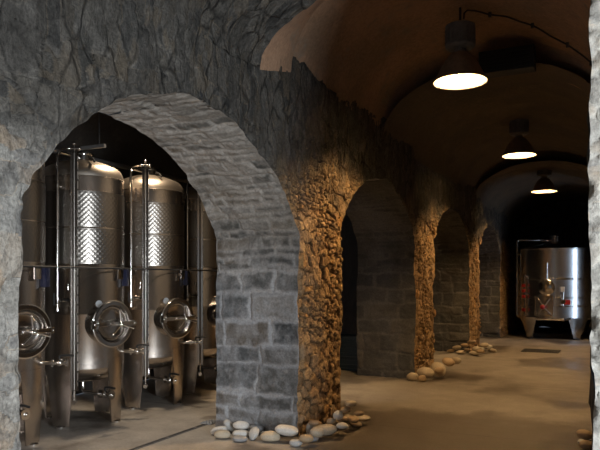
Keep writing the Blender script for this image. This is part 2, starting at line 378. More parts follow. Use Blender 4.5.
def build_unit(k, left, right, cols, dens, near):
    """one pier with the half arches that spring from it; split at the springing into pillar and wall"""
    mids = [(a + b) / 2 for a, b in OPEN]
    Lr = side_rows(left, mids[k - 1]) if k > 0 else None
    Rr = side_rows(right, mids[k]) if k < len(OPEN) else None
    if Lr is None: Lr = straight_rows(left, Rr)
    if Rr is None: Rr = straight_rows(right, Lr)
    S = dens(np.linspace(0, 1, cols))[None, :]
    y = Lr[0][:, None] * (1 - S) + Rr[0][:, None] * S; h = Lr[1][:, None] * (1 - S) + Rr[1][:, None] * S
    P = np.stack([np.full_like(y, XH), y, h], -1)
    pil, wal = Surf(), Surf()
    nb = RB + 1
    # hall face
    b1, i1, m1 = pat_rubble(P, h, y, 0.11, 0.15, 100)
    b2, i2, m2 = pat_rubble(P, h, y, 0.32, 0.12, 200, 0.30)
    up = sstep(2.35, 2.85, h + 0.25 * fbm(P, 1.5, 2, 77))
    if k == 0: b1, i1, m1 = pat_rubble(P, h, y, 0.17, 0.21, 120, 0.22)
    bl = b1 * (1 - up) + b2 * up; st = np.where(up > 0.5, i2, i1); mo = m1 * (1 - up) + m2 * up
    amp = 0.052 * (1 - up) + 0.019 * up
    if k == 0: amp = 0.034 - 0.017 * up
    dl = np.minimum(y - Lr[0][:, None], Rr[0][:, None] - y)
    w = sstep(0.0, 0.05, dl)
    w[RB + RA + 1:] = 1
    amp = amp * (1 - 0.6 * sstep(3.15, 3.4, h)); big = 0.035 * fbm(P, 1.1, 2, 55) * (0.3 + 0.7 * up)
    D = common(P); D[..., 0] += w * (amp * (bl - 0.6) + amp * 0.7 * (st - 0.5) + big)
    Q = P + D; warm = 1 - sstep(2.0, 2.75, h + 0.5 * fbm(P, 1.8, 3, 78))  # ochre ends where the lamp glow ends, its reach put into the colour
    if k == 0: warm = -(1 - sstep(1.7, 2.7, h + 0.6 * fbm(P, 1.6, 3, 79))) * (1 - sstep(2.6, 3.7, y))  # pale tone fades upward and inward, daylight's fall-off put into the colour
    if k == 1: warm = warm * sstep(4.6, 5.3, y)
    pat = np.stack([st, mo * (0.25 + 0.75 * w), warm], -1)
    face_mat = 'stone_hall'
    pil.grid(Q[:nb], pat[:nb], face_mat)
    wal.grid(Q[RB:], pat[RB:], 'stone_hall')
    # reveals and half soffits
    n = RB + RA + 1
    for rows, sgn, on in ((Lr, -1, k > 0), (Rr, 1, k < len(OPEN))):
        if not on: continue
        xs = np.linspace(XH, XB, 100 if k < 2 else 60)[None, :]
        yy = rows[0][:n, None] + 0 * xs; hh = rows[1][:n, None] + 0 * xs; XX = xs + 0 * yy; LL = rows[4][:n, None] + 0 * xs
        P = np.stack([XX, yy, hh], -1)
        b1, i1, m1 = pat_courses(P, LL, XX, 0.13, 0.31, 0.20, 0.60, 300 + 10 * k + sgn)
        b2, i2, m2 = pat_courses(P, LL, XX, 0.05, 0.13, 0.14, 0.50, 400 + 10 * k + sgn)
        sel = LL + 0.1 * vnoise(P, 2, 5) > 1.62
        bl = np.where(sel, b2, b1); st = np.where(sel, i2, i1); mo = np.where(sel, m2, m1)
        mo = np.clip(mo + 0.75 * sstep(0.10, 0.45, fbm(P, 4.0, 4, 71 + k)) * (0.6 + 0.4 * sel), 0, 1)
        hid = np.where(sel, 0.62 * (st > 0.38), 0.45 * (st > 0.78)) * sstep(-0.25, 0.1, fbm(P, 3.0, 2, 93 + k))     # stones buried under smeared mortar
        mo = np.maximum(mo, hid); st = np.where(sel & (st <= 0.38), st * 0.5, st)
        w = sstep(0.0, 0.035, np.minimum(XH - XX, XX - XB))
        d = w * np.where(sel, 0.6, 1.0) * (0.020 * (bl - 0.5) + 0.022 * (st - 0.5))
        D = common(P); D[..., 1] += d * rows[2][:n, None]; D[..., 2] += d * rows[3][:n, None]
        Q = P + D; pat = np.stack([st, mo * np.where(sel, .75, 1), sstep(1.2, 2.4, LL + 0.5 * fbm(P, 2.0, 2, 88))], -1)
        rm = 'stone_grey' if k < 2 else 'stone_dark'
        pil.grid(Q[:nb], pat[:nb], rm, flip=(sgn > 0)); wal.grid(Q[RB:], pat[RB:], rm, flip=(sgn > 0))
    # aisle face
    S2 = np.linspace(0, 1, 24)[None, :]
    y = Lr[0][:, None] * (1 - S2) + Rr[0][:, None] * S2; h = Lr[1][:, None] * (1 - S2) + Rr[1][:, None] * S2
    P = np.stack([np.full_like(y, XB), y, h], -1); Q = P + common(P)
    pil.grid(Q[:nb], flat_pat(Q[:nb]), 'stone_grey', flip=True); wal.grid(Q[RB:], flat_pat(Q[RB:]), 'stone_grey', flip=True)
    return pil, wal

edges = [-3.0] + [e for o in OPEN for e in o] + [22.0]
PIL_LAB = ['pale limewashed stone pillar at the left edge of the photo, beside the tank archway',
           'nearest full stone pillar, blue-grey coursed front and ochre rubble side, ringed with pebbles',
           'second full stone pillar along the arcade, dark reveal, crates behind its left edge',
           'third full stone pillar along the arcade, slim in the distance with many pebbles at foot',
           'last dark stone pillar of the arcade, before the far steel tank']
wall_parts = Surf()
for k in range(5):
    l, r = edges[2 * k], edges[2 * k + 1]
    dens = (lambda t: 1 - (1 - t) ** 2.2) if k == 0 else ((lambda t: t) if k < 4 else (lambda t: t ** 1.8))
    pil, wal = build_unit(k, l, r, 260 if k == 0 else (220 if k == 1 else 120), dens, k == 0)
    o = pil.build('stone_pillar'); tag(o, PIL_LAB[k], 'pillar', None, 'structure')
    base = wall_parts.n
    for a in wal.v: wall_parts.v.append(a)
    for a in wal.p: wall_parts.p.append(a)
    for a in wal.f: wall_parts.f.append(a + base)
    for a in wal.m:
        mm = np.array([0] * len(wal.mats))
        for i, nm in enumerate(wal.mats):
            if nm not in wall_parts.mats: wall_parts.mats.append(nm)
            mm[i] = wall_parts.mats.index(nm)
        wall_parts.m.append(mm[a])
    wall_parts.n += wal.n
tag(wall_parts.build('wall_left'), 'rough stone arcade wall with round arches carried on the pillars', 'wall', None, 'structure')

# ---- vaults of the hall: (y0, y1, springing, crown, material, columns)
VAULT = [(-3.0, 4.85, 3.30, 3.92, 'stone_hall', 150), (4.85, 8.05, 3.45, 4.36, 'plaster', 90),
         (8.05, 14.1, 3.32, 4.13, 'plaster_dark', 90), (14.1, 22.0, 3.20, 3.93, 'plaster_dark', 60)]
def prof(hs, hc, n=64, hw=HW):
    a = np.linspace(PI, 0, n); p = 2.0
    return XC + hw * np.sign(np.cos(a)) * np.abs(np.cos(a)) ** (2 / p), hs + (hc - hs) * np.abs(np.sin(a)) ** (2 / p)
VL = ['rough grey stone vault over the near end of the hall', 'brown plastered vault over the first hanging lamp',
      'dark plastered vault over the second hanging lamp', 'low dark vault over the far end of the hall']
for j, (y0, y1, hs, hc, mt, nc) in enumerate(VAULT):
    s = Surf()
    x, h = prof(hs, hc, 90)
    ys = np.linspace(y0, y1, nc) if j else y1 - (y1 - y0) * np.linspace(1, 0, nc) ** 1.6
    X = x[None, :] + 0 * ys[:, None]; H = h[None, :] + 0 * ys[:, None]; Yg = ys[:, None] + 0 * X
    P = np.stack([X, Yg, H], -1)
    nrm = np.stack([XC - X, 0 * X, 1.2 - (H - hs)], -1); nrm /= np.linalg.norm(nrm, axis=-1, keepdims=True)
    D = common(P) * (1.2 if j == 0 else 0.6)
    if mt == 'stone_hall':
        ang = np.cumsum(np.hypot(np.diff(x, prepend=x[0]), np.diff(h, prepend=h[0])))[None, :] + 0 * X
        b, i, m = pat_rubble(P, ang, Yg, 0.36, 0.15, 900, 0.45)
        D += nrm * (0.02 * (b - 0.5) + 0.012 * (i - 0.5))[..., None]
        pat = np.stack([i, m, 0 * i], -1)
    else:
        D += nrm * (0.04 * fbm(P, 1.2, 3, 91))[..., None]; pat = flat_pat(P)
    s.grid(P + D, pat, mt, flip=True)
    if j < 3:                                        # the face of the step up or down to the next vault
        x2, h2 = prof(VAULT[j + 1][2], VAULT[j + 1][3], 90)
        t = np.linspace(0, 1, 8)[:, None]
        P0 = (P + D)[-1][None]; P1 = np.stack([x2, x2 * 0 + y1 + 0.6, h2], -1)[None]
        G = P0 * (1 - t[..., None]) + P1 * t[..., None]
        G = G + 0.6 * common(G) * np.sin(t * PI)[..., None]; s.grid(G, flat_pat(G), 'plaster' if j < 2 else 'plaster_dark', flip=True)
    tag(s.build('ceiling'), VL[j], 'vault', None, 'structure')

def plain(name, quads, label, cat, sub=0.25):
    """a setting surface from (origin, edge1, edge2, material, stonepattern) patches"""
    s = Surf()
    for (o, e1, e2, mt, kind) in quads:
        o, e1, e2 = (np.array(q, float) for q in (o, e1, e2))
        l1, l2 = np.linalg.norm(e1), np.linalg.norm(e2)
        d = sub if isinstance(sub, (int, float)) else sub[0]
        n1, n2 = max(2, int(l1 / d) + 1), max(2, int(l2 / d) + 1)
        a = np.linspace(0, 1, n1)[None, :, None]; b = np.linspace(0, 1, n2)[:, None, None]
        P = o + e1 * a + e2 * b
        nn = np.cross(e1, e2); nn /= np.linalg.norm(nn)
        pat = flat_pat(P)
        if kind:
            B, i, m = pat_rubble(P, (P @ (e2 / l2)), (P @ (e1 / l1)), kind, kind * 1.3, 700)
            pat = np.stack([i, m, 0 * i], -1)
            P = P + common(P) + nn * (0.03 * (B - 0.5) + 0.02 * (i - 0.5))[..., None]
        s.grid(P, pat, mt)
    o = s.build(name); tag(o, label, cat, None, 'structure'); return o

XA = -6.35
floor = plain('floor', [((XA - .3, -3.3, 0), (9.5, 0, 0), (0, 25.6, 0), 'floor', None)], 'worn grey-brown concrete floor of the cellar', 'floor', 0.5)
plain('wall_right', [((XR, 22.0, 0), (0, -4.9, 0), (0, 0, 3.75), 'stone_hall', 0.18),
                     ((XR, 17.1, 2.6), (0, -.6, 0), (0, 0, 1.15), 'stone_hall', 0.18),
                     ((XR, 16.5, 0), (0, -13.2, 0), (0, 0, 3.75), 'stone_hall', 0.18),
                     ((XR, 16.5, 0), (.45, 0, 0), (0, 0, 2.6), 'stone_grey', None), ((XR + .45, 17.1, 0), (-.45, 0, 0), (0, 0, 2.6), 'stone_grey', None),
                     ((XR, 16.5, 2.6), (.45, 0, 0), (0, .6, 0), 'stone_grey', None)],
      'dark stone wall along the right of the hall', 'wall', 0.09)
plain('wall_near', [((XR, 3.2, 0), (.6, 0, 0), (0, 0, 4.1), 'stone_pale', 0.13), ((XR + .6, 3.2, 0), (2.2, 0, 0), (0, 0, 4.1), 'stone_dark', None)],
      'pale stone wall end at the right edge of the photo', 'wall', 0.018)
plain('wall_side', [((2.6, 3.4, 0), (0, -2.1, 0), (0, 0, 4.1), 'stone_dark', None), ((2.6, 0, 0), (0, -1.7, 0), (0, 0, 4.1), 'stone_dark', None), ((2.6, 1.3, 2.4), (0, -1.3, 0), (0, 0, 1.7), 'stone_dark', None)],
      'dark stone wall of the entrance bay with its open doorway', 'wall', 0.15)
YE = -1.5
plain('wall_back', [((2.8, YE, 0), (-6, 0, 0), (0, 0, 4.1), 'stone_dark', None)], 'stone wall behind the entrance bay', 'wall', 0.3)
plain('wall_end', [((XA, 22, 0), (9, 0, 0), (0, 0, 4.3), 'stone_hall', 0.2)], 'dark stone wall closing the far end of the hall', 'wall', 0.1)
plain('wall_aisle', [((XA, -3, 0), (0, 25, 0), (0, 0, 4.0), 'aisle_shade', 0.2), ((XB + .1, 1.2, 0), (-1.02, 0, 0), (0, 0, 4.0), 'stone_dark', None), ((-5.5, 1.2, 0), (-.9, 0, 0), (0, 0, 4.0), 'stone_dark', None), ((-4.6, 1.2, 2.15), (-.9, 0, 0), (0, 0, 1.9), 'stone_dark', None)], 'dark stone wall behind the row of tanks', 'wall', 0.12)
plain('ceiling', [((XR - .02, -3.1, 3.34), (0, 6.4, 0), (2.9, 0, 0), 'plaster', None)], 'plaster ceiling of the entrance bay', 'ceiling', 0.3)
s = Surf()
a = np.linspace(PI, 0, 40); x = (XA + XB) / 2 + (XB - XA) / 2 * np.cos(a); h = 3.0 + 1.0 * np.sin(a) ** 0.8
ys = np.linspace(-3, 22, 60)
P = np.stack([x[None, :] + 0 * ys[:, None], ys[:, None] + 0 * x[None, :], h[None, :] + 0 * ys[:, None]], -1)
s.grid(P + 1.3 * common(P), flat_pat(P), 'aisle_shade', flip=True)
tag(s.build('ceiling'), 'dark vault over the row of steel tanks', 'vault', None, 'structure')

# ------------------------------------------------------------------ mesh builder for things
class MB:
    def __init__(s): s.v = []; s.f = []
    def add(s, vs, fs, mat=None):
        n = len(s.v)
        s.v += [tuple(mat @ Vector(p)) if mat else tuple(p) for p in vs]; s.f += [tuple(i + n for i in f) for f in fs]; return s
    def lathe(s, prof, seg=48, mat=None, cap0=False, cap1=False):
        vs = []; fs = []; n = len(prof)
        for k in range(seg):
            a = 2 * PI * k / seg
            for r, z in prof: vs.append((r * math.cos(a), r * math.sin(a), z))
        for k in range(seg):
            k2 = (k + 1) % seg
            for i in range(n - 1): fs.append((k * n + i, k2 * n + i, k2 * n + i + 1, k * n + i + 1))
        if cap0: fs.append(tuple(k * n for k in range(seg))[::-1])
        if cap1: fs.append(tuple(k * n + n - 1 for k in range(seg)))
        return s.add(vs, fs, mat)
    def cyl(s, p0, p1, r, seg=14, r1=None):
        p0, p1 = Vector(p0), Vector(p1); d = p1 - p0
        q = d.to_track_quat('Z', 'Y').to_matrix().to_4x4(); q.translation = p0
        return s.lathe([(r, 0), (r if r1 is None else r1, d.length)], seg, q, True, True)
    def tube(s, pts, r, seg=8):
        pts = [Vector(p) for p in pts]; n = len(pts); vs = []; fs = []
        up = Vector((0.13, 0.21, 0.97)).normalized(); prev = None
        for i, p in enumerate(pts):
            t = (pts[min(i + 1, n - 1)] - pts[max(i - 1, 0)]).normalized()
            a = prev - t * prev.dot(t) if prev else up.cross(t)
            if a.length < 1e-4: a = Vector((1, 0, 0)).cross(t)
            a.normalize(); prev = a; b = t.cross(a)
            for k in range(seg):
                w = 2 * PI * k / seg; vs.append(p + (a * math.cos(w) + b * math.sin(w)) * r)
        for i in range(n - 1):
            for k in range(seg):
                k2 = (k + 1) % seg; fs.append((i * seg + k, i * seg + k2, (i + 1) * seg + k2, (i + 1) * seg + k))
        fs.append(tuple(range(seg))[::-1]); fs.append(tuple((n - 1) * seg + k for k in range(seg)))
        return s.add(vs, fs)
    def box(s, c, d, mat=None, bev=0.0):
        x, y, z = (q / 2 for q in d)
        if bev <= 0:
            vs = [(c[0] + a * x, c[1] + b * y, c[2] + e * z) for a in (-1, 1) for b in (-1, 1) for e in (-1, 1)]
            return s.add(vs, [(0, 1, 3, 2), (4, 6, 7, 5), (0, 4, 5, 1), (2, 3, 7, 6), (0, 2, 6, 4), (1, 5, 7, 3)], mat)
        import bmesh
        bm = bmesh.new(); bmesh.ops.create_cube(bm, size=1)
        for v in bm.verts: v.co = Vector((v.co.x * d[0], v.co.y * d[1], v.co.z * d[2]))
        bmesh.ops.bevel(bm, geom=bm.edges[:], offset=bev, segments=2, affect='EDGES', profile=0.7)
        bm.verts.index_update()
        vs = [tuple(v.co + Vector(c)) for v in bm.verts]; fs = [tuple(v.index for v in f.verts) for f in bm.faces]
        bm.free(); return s.add(vs, fs, mat)
    def sphere(s, c, r, seg=16, sq=(1, 1, 1)):
        n = seg // 2; pr = [(max(1e-4, r * math.sin(PI * i / n)), -r * math.cos(PI * i / n)) for i in range(n + 1)]
        return s.lathe(pr, seg, Matrix.Translation(Vector(c)) @ Matrix.Diagonal((*sq, 1)))
    def build(s, name, mat, parent=None, ang=35):
        me = bpy.data.meshes.new(name); me.from_pydata(s.v, [], s.f); me.materials.append(M[mat] if isinstance(mat, str) else mat)
        me.polygons.foreach_set('use_smooth', [True] * len(me.polygons)); me.set_sharp_from_angle(angle=math.radians(ang)); me.update()
        o = bpy.data.objects.new(name, me); C.objects.link(o)
        if parent is not None: o.parent = parent
        return o

def polar(a, r, z): return Vector((r * math.cos(math.radians(a)), r * math.sin(math.radians(a)), z))
def frame_out(a, r, z):
    """local frame on a tank's side: Z points outwards, Y up"""
    n = polar(a, 1, 0); up = Vector((0, 0, 1)); x = up.cross(n)
    m = Matrix((x, up, n)).transposed().to_4x4(); m.translation = polar(a, r, z); return m

def leg_plate(mb, a, r, z0, z1, w0, w1, th=0.018, inset=0.0, n=10, rows=8):
    """curved sheet leg on a tank's wall, wide at the top (half angle w1), narrow at the foot (w0)"""
    vs = []; fs = []
    for i in range(rows + 1):
        t = i / rows; w = w0 + (w1 - w0) * t; z = z0 + (z1 - z0) * t; rr = r - inset * (1 - t)
        for q in (0, 1):
            for k in range(n + 1):
                vs.append(polar(a - w + 2 * w * k / n, rr - q * th, z))
    row = 2 * (n + 1)
    for i in range(rows):
        A, B = i * row, (i + 1) * row
        for k in range(n):
            fs.append((A + k, A + k + 1, B + k + 1, B + k))
            fs.append((A + n + 1 + k + 1, A + n + 1 + k, B + n + 1 + k, B + n + 1 + k + 1))
        fs.append((A, B, B + n + 1, A + n + 1)); fs.append((A + n, A + 2 * n + 1, B + 2 * n + 1, B + n))
    for k in range(n):
        fs.append((k + 1, k, n + 1 + k, n + 2 + k)); T = rows * row; fs.append((T + k, T + k + 1, T + n + 2 + k, T + n + 1 + k))
    return mb.add(vs, fs)

# ------------------------------------------------------------------ the wine tanks behind the arch
R0 = 0.445; ZB, ZT = 0.64, 2.68
def jacket(mb, z0, z1, rows, ncell, sub=6, depth=0.0032):
    """dimple-plate cooling band: rows of pillows staggered in diamonds"""
    nc = ncell * sub; nr = rows * sub; vs = []; fs = []
    for i in range(nr + 1):
        t = i / nr; q = t * rows
        edge = min(1, min(t, 1 - t) * 14)
        for k in range(nc):
            p = k / sub
            hgt = abs(math.sin(PI * (p + q) / 1)) ** 0.8 * abs(math.sin(PI * (p - q) / 1)) ** 0.8
            r = R0 + 0.002 + depth * edge * hgt
            a = 2 * PI * k / nc; vs.append((r * math.cos(a), r * math.sin(a), z0 + (z1 - z0) * t))
    for i in range(nr):
        for k in range(nc):
            k2 = (k + 1) % nc; fs.append((i * nc + k, i * nc + k2, (i + 1) * nc + k2, (i + 1) * nc + k))
    return mb.add(vs, fs)

def small_valve(name, parent, p, d, up=Vector((0, 0, 1)), size=1.0):
    """ball valve: body along d with two clamp rings and a lever"""
    p = Vector(p); d = Vector(d).normalized(); up = Vector(up); s = size
    b = MB(); b.cyl(p - d * .055 * s, p + d * .055 * s, .016 * s); b.sphere(p, .027 * s, 12)
    for q in (-.05, .05): b.cyl(p + d * (q - .006) * s, p + d * (q + .006) * s, .029 * s, 16)
    o = b.build(name, 'steel_bright', parent)
    l = MB(); l.cyl(p + up * .02 * s, p + up * .05 * s, .007 * s); l.tube([p + up * .05 * s, p + up * .055 * s + d * .05 * s, p + up * .05 * s + d * .10 * s], .008 * s)
    l.build('lever', 'black', o); return o

def make_tank():
    root = empty('wine_tank', (0, 0, 0))
    b = MB(); b.lathe([(R0, ZB - .02), (R0, ZB + .02), (R0 + .003, ZB + .022), (R0 + .003, ZB + .032), (R0, ZB + .034), (R0, 1.2), (R0 + .002, 1.203), (R0, 1.206), (R0, ZT - .012), (R0 + .003, ZT - .01), (R0 + .003, ZT), (R0, ZT + .002)], 96)
    b.build('shell', 'steel', root)
    b = MB(); pr = [(R0, ZT)]
    for i in range(1, 9):
        a = i / 8 * PI / 2 * .86; pr.append((R0 - .13 * (1 - math.cos(a)) * 1.0, ZT + .15 * math.sin(a)))
    r_, z_ = pr[-1]
    for i in range(1, 9): t = i / 8; pr.append((r_ * (1 - t) + .08 * t, z_ + .075 * (1 - (1 - t) ** 1.6)))
    b.lathe(pr, 96, None, False, True); b.build('dome', 'steel_dome', root)
    b = MB(); pr = [(.03, ZB - .19)]
    for i in range(1, 13):
        t = i / 12; pr.append((R0 * math.sin(t * PI / 2) ** .8, ZB - .19 + .19 * (1 - math.cos(t * PI / 2)) ** 1.2))
    b.lathe(pr, 72, None, True, False); b.build('dished_bottom', 'steel', root)
    jk = MB(); jacket(jk, 1.74, 2.12, 7, 52); jacket(jk, 2.135, 2.515, 7, 52); jk.build('cooling_jacket', 'steel_jacket', root, 60)
    b = MB(); b.cyl((0, 0, ZT + .21), (0, 0, ZT + .29), .10, 28); b.cyl((0, 0, ZT + .285), (0, 0, ZT + .30), .125, 28); b.sphere((0, 0, ZT + .30), .1, 20, (1, 1, .3))
    hz = b.build('top_hatch', 'steel_bright', root)
    b = MB(); b.tube([(.13, -.02, ZT + .215), (.2, -.1, ZT + .235), (.30, -.16, ZT + .20), (.36, -.2, ZT + .155)], .011); b.build('hose', 'black', hz)
    for a in (-78, 12, 102, 192):
        l = MB(); leg_plate(l, a, R0 + .006, 0.012, ZB + .08, 13, 23, .02, .025); lo = l.build('leg', 'steel', root)
        p = polar(a, R0 - .03, 0); f = MB(); f.cyl((p.x, p.y, 0), (p.x, p.y, .014), .05, 18); f.build('foot_plate', 'steel_bright', lo)
    # manway door in front
    A = -13; ZM = 1.10; fm = frame_out(A, R0 - .06, ZM)
    b = MB(); b.lathe([(.225, 0), (.232, .17), (.250, .172), (.252, .186), (.242, .192), (.215, .192), (.212, .10)], 56, fm); mw = b.build('manway', 'steel_bright', root)
    b = MB(); b.lathe([(.0001, .118), (.08, .119), (.14, .126), (.178, .142), (.190, .160), (.194, .188), (.202, .200), (.236, .200), (.240, .193)][::-1], 56, fm); b.build('door', 'steel_plain', mw)
    b = MB(); b.box((0, 0, .245), (.44, .042, .022), fm, .004); b.cyl(fm @ Vector((-.235, 0, .19)), fm @ Vector((-.235, 0, .255)), .016); b.box((-.235, 0, .20), (.05, .09, .07), fm, .006); b.build('crossbar', 'steel_bright', mw)
    b = MB(); b.cyl(fm @ Vector((0, 0, .15)), fm @ Vector((0, 0, .335)), .014); b.sphere(fm @ Vector((0, 0, .33)), .030)
    hw = b.build('handwheel', 'steel_bright', mw)
    for q in (90, 210, 330):
        q += 12; e = Vector((.15 * math.cos(math.radians(q)), .15 * math.sin(math.radians(q)), .345)); sp = MB(); sp.cyl(fm @ Vector((0, 0, .33)), fm @ e, .0095, 10); sp.sphere(fm @ e, .013, 10); sp.build('spoke', 'steel_bright', hw)
    b = MB(); b.box((.235, 0, .21), (.035, .06, .05), fm, .005); b.cyl(fm @ Vector((.235, 0, .20)), fm @ Vector((.235, 0, .27)), .012); b.build('latch', 'steel_bright', mw)
    # thermometer
    ft = frame_out(-27, R0 - .005, 1.315); b = MB(); b.lathe([(.012, 0), (.012, .045), (.042, .047), (.042, .07), (.037, .074)], 28, ft); g = b.build('thermometer', 'steel_bright', root)
    b = MB(); b.lathe([(.0001, .071), (.037, .0712)][::-1], 24, ft); b.build('dial', 'white', g)
    # level gauge: channel with scale in front
    fl = frame_out(-55, R0 + .075, 0); b = MB()
    for sx in (-.034, .034): b.box((sx, 1.66, 0), (.005, 2.50, .045), fl)
    b.box((0, 1.66, -.02), (.068, 2.50, .005), fl)
    ch = b.build('level_gauge', 'steel_plain', root)
    b = MB(); b.cyl(fl @ Vector((0, .42, .003)), fl @ Vector((0, 2.90, .003)), .011, 12); b.build('sight_tube', 'steel_jacket', ch)
    b = MB(); b.box((.0375, 1.66, .005), (.003, 2.40, .03), fl); b.build('scale_strip', 'scale', ch)
    for z in (.72, 1.66, 2.6):
        b = MB(); b.box((0, z, -.048), (.03, .02, .062), fl); b.build('bracket', 'steel_bright', ch)
    p = fl @ Vector((0, .41, 0)); b = MB(); b.cyl(p, p - Vector((0, 0, .10)), .012); b.build('gauge_tail', 'steel_bright', ch)
    small_valve('gauge_valve', ch, p - Vector((0, 0, .115)), polar(-55, 1, 0), Vector((0, 0, 1)), .8)
    # cleaning pipe that climbs over the dome
    A = -74; pts = [polar(A, R0 + .085, 1.36), polar(A, R0 + .085, 2.84)]
    for i in range(1, 6): t = i / 5 * PI / 2; pts.append(polar(A, R0 + .085 - .07 * (1 - math.cos(t)), 2.84 + .07 * math.sin(t)))
    pts.append(polar(A, .12, 2.925)); pts.append(polar(A, .05, 2.93))
    b = MB(); b.tube(pts, .017, 12); cp = b.build('cleaning_pipe', 'steel_bright', root)
    for z in (1.7, 2.55):
        c = MB(); c.cyl(polar(A, R0 + .01, z), polar(A, R0 + .085, z), .008); c.cyl(polar(A, R0 + .085, z - .012), polar(A, R0 + .085, z + .012), .024); c.build('pipe_clip', 'steel_bright', cp)
    small_valve('pipe_valve', cp, polar(A, R0 + .085, 1.31), (0, 0, 1), polar(A, 1, 0), 1.2)
    small_valve('side_valve', cp, polar(A + 7, R0 + .085, 1.36), polar(A + 90, 1, 0), polar(A, 1, 0), 1.0)
    # cross fitting on the level gauge head
    p = polar(-55, R0 + .085, 2.94); b = MB(); b.cyl(p - Vector((0, 0, .05)), p + Vector((0, 0, .055)), .014); b.cyl(p - polar(35, .055, 0), p + polar(35, .055, 0), .014)
    for q in (Vector((0, 0, .05)), polar(35, .05, 0), -polar(35, .05, 0)): b.sphere(p + q, .022, 12)
    b.tube([p - polar(35, .05, 0), polar(-66, R0 + .085, 2.935), polar(A, R0 + .05, 2.925)], .012)
    b.build('vent_cross', 'steel_bright', cp)
    # racking outlet at the side, drain below
    b = MB(); b.cyl(polar(33, R0 - .01, .76), polar(33, R0 + .10, .76), .018); ro = b.build('racking_outlet', 'steel_bright', root)
    small_valve('racking_valve', ro, polar(33, R0 + .15, .76), polar(33, 1, 0), Vector((0, 0, 1)), 1.35)
    b = MB(); b.tube([(.0, 0, ZB - .18), (.0, 0, .36), (.012, -.002, .335), (.04, -.005, .32), (.10, -.01, .318), (.30, -.03, .318)], .021, 12); dr = b.build('drain_pipe', 'steel_bright', root)
    small_valve('drain_valve', dr, (.36, -.036, .318), (1, -.1, 0), Vector((0, 0, 1)), 1.5)
    b = MB(); b.cyl((.44, -.044, .318), (.46, -.046, .318), .05, 24); b.sphere((.463, -.0463, .318), .02, 10); b.build('end_cap', 'steel_bright', dr)
    # sampling tap
    b = MB(); b.cyl(polar(-62, R0 - .01, 1.52), polar(-62, R0 + .06, 1.52), .010); b.sphere(polar(-62, R0 + .07, 1.52), .02); b.cyl(polar(-62, R0 + .07, 1.52), polar(-62, R0 + .07, 1.46), .008); b.build('sampling_tap', 'steel_bright', root)
    # plates
    fp = frame_out(9, R0, 1.64); b = MB(); b.box((0, 0, .035), (.10, .13, .016), fp, .004); b.box((0, 0, .015), (.03, .03, .03), fp); b.build('name_plate', 'steel_bright', root)
    fp = frame_out(27, R0, 1.60); b = MB(); b.box((0, 0, .03), (.10, .20, .06), fp, .008); b.build('control_box', 'blue', root)
    return root

tank = make_tank()
SC = .957
TX = -5.39 * SC
TY = [q * SC for q in (4.35, 5.49, 6.63, 7.77)]
TL = ['steel wine tank half hidden behind the pale left pillar, only its round hatch edge showing',
      'nearest fully seen steel wine tank, at the left of the archway with wide dimpled jacket',
      'middle steel wine tank in the archway with brightly lit dome and round hatch',
      'third steel wine tank in the archway, partly hidden by the blue-grey pillar']
for i, (yy, lb) in enumerate(zip(TY, TL)):
    o = tank if i == 0 else copy_tree(tank)
    o.location = (TX, yy, 0); o.scale = (SC, SC, SC)
    tag(o, lb, 'wine tank', 'steel wine tanks in a row behind the arch')

b = MB(); xp = TX + (R0 + .085) * SC; b.tube([(xp, 3.2, 1.62), (xp, 8.5, 1.62)], .009, 10)
tag(b.build('coolant_pipe', 'iron'), 'thin dark pipe running level across the fronts of the steel wine tanks', 'pipe')
# hanger from the vault
b = MB(); b.box((-5.07, 5.31, 2.93), (.34, .035, .035), Matrix.Identity(4)); ho = b.build('ceiling_hanger', 'housing')
r = MB(); r.cyl((-4.98, 5.31, 2.93), (-4.98, 5.31, 4.02), .008); r.build('rod', 'iron', ho)
tag(ho, 'horizontal metal bar hanging on a rod above the nearest fully seen steel tank', 'hanger')
# pipe along the back of the aisle
b = MB(); b.tube([(-5.95, 2.5, 3.02), (-5.95, 10.5, 3.02)], .03, 12)
for yy in (4.0, 6.5, 9.0): b.box((-6.12, yy, 3.02), (.40, .03, .03))
tag(b.build('wall_pipe', 'housing'), 'grey pipe fixed high along the wall behind the steel wine tanks', 'pipe')

# ------------------------------------------------------------------ hanging lamps
def make_lamp():
    root = empty('pendant_lamp', (0, 0, 0))     # origin at the middle of the rim
    b = MB(); b.cyl((0, 0, .50), (0, 0, .76), .012); b.cyl((0, 0, .575), (0, 0, .60), .03); b.build('suspension_rod', 'iron', root)
    b = MB(); b.lathe([(.02, .33), (.125, .335), (.15, .355), (.152, .37), (.146, .38), (.146, .545), (.152, .55), (.150, .57), (.12, .585), (.02, .588)], 40, None, True, True)
    for k in range(20): a = 360 / 20 * k; b.box((0, 0, 0), (.012, .008, .15), Matrix.Translation(polar(a, .148, .46)) @ Matrix.Rotation(math.radians(a), 4, 'Z'))
    b.build('gear_housing', 'housing', root)
    b = MB(); b.lathe([(.06, .335), (.062, .30), (.085, .285), (.10, .27)], 32); b.build('neck', 'housing', root)
    b = MB()
    out = [(.095, .285), (.115, .262), (.155, .215), (.20, .14), (.235, .065), (.262, .012), (.272, .006), (.272, -.004)]
    b.lathe(out, 56); sh = b.build('reflector', 'bronze', root)
    b = MB(); b.lathe([(.268, -.004), (.262, .004), (.232, .058), (.195, .135), (.15, .208), (.11, .25), (.02, .256)], 56); b.build('reflector_lining', 'white_in', sh)
    b = MB()
    for a in (35, 155, 275): b.box((0, 0, 0), (.03, .022, .03), Matrix.Translation(polar(a, .272, .006)) @ Matrix.Rotation(math.radians(a), 4, 'Z'))
    b.build('rim_clip', 'housing', sh)
    b = MB(); b.sphere((0, 0, .215), .055, 24); b.cyl((0, 0, .255), (0, 0, .268), .035); b.build('lamp_glass', 'lamp', root)
    return root
lamp = make_lamp()
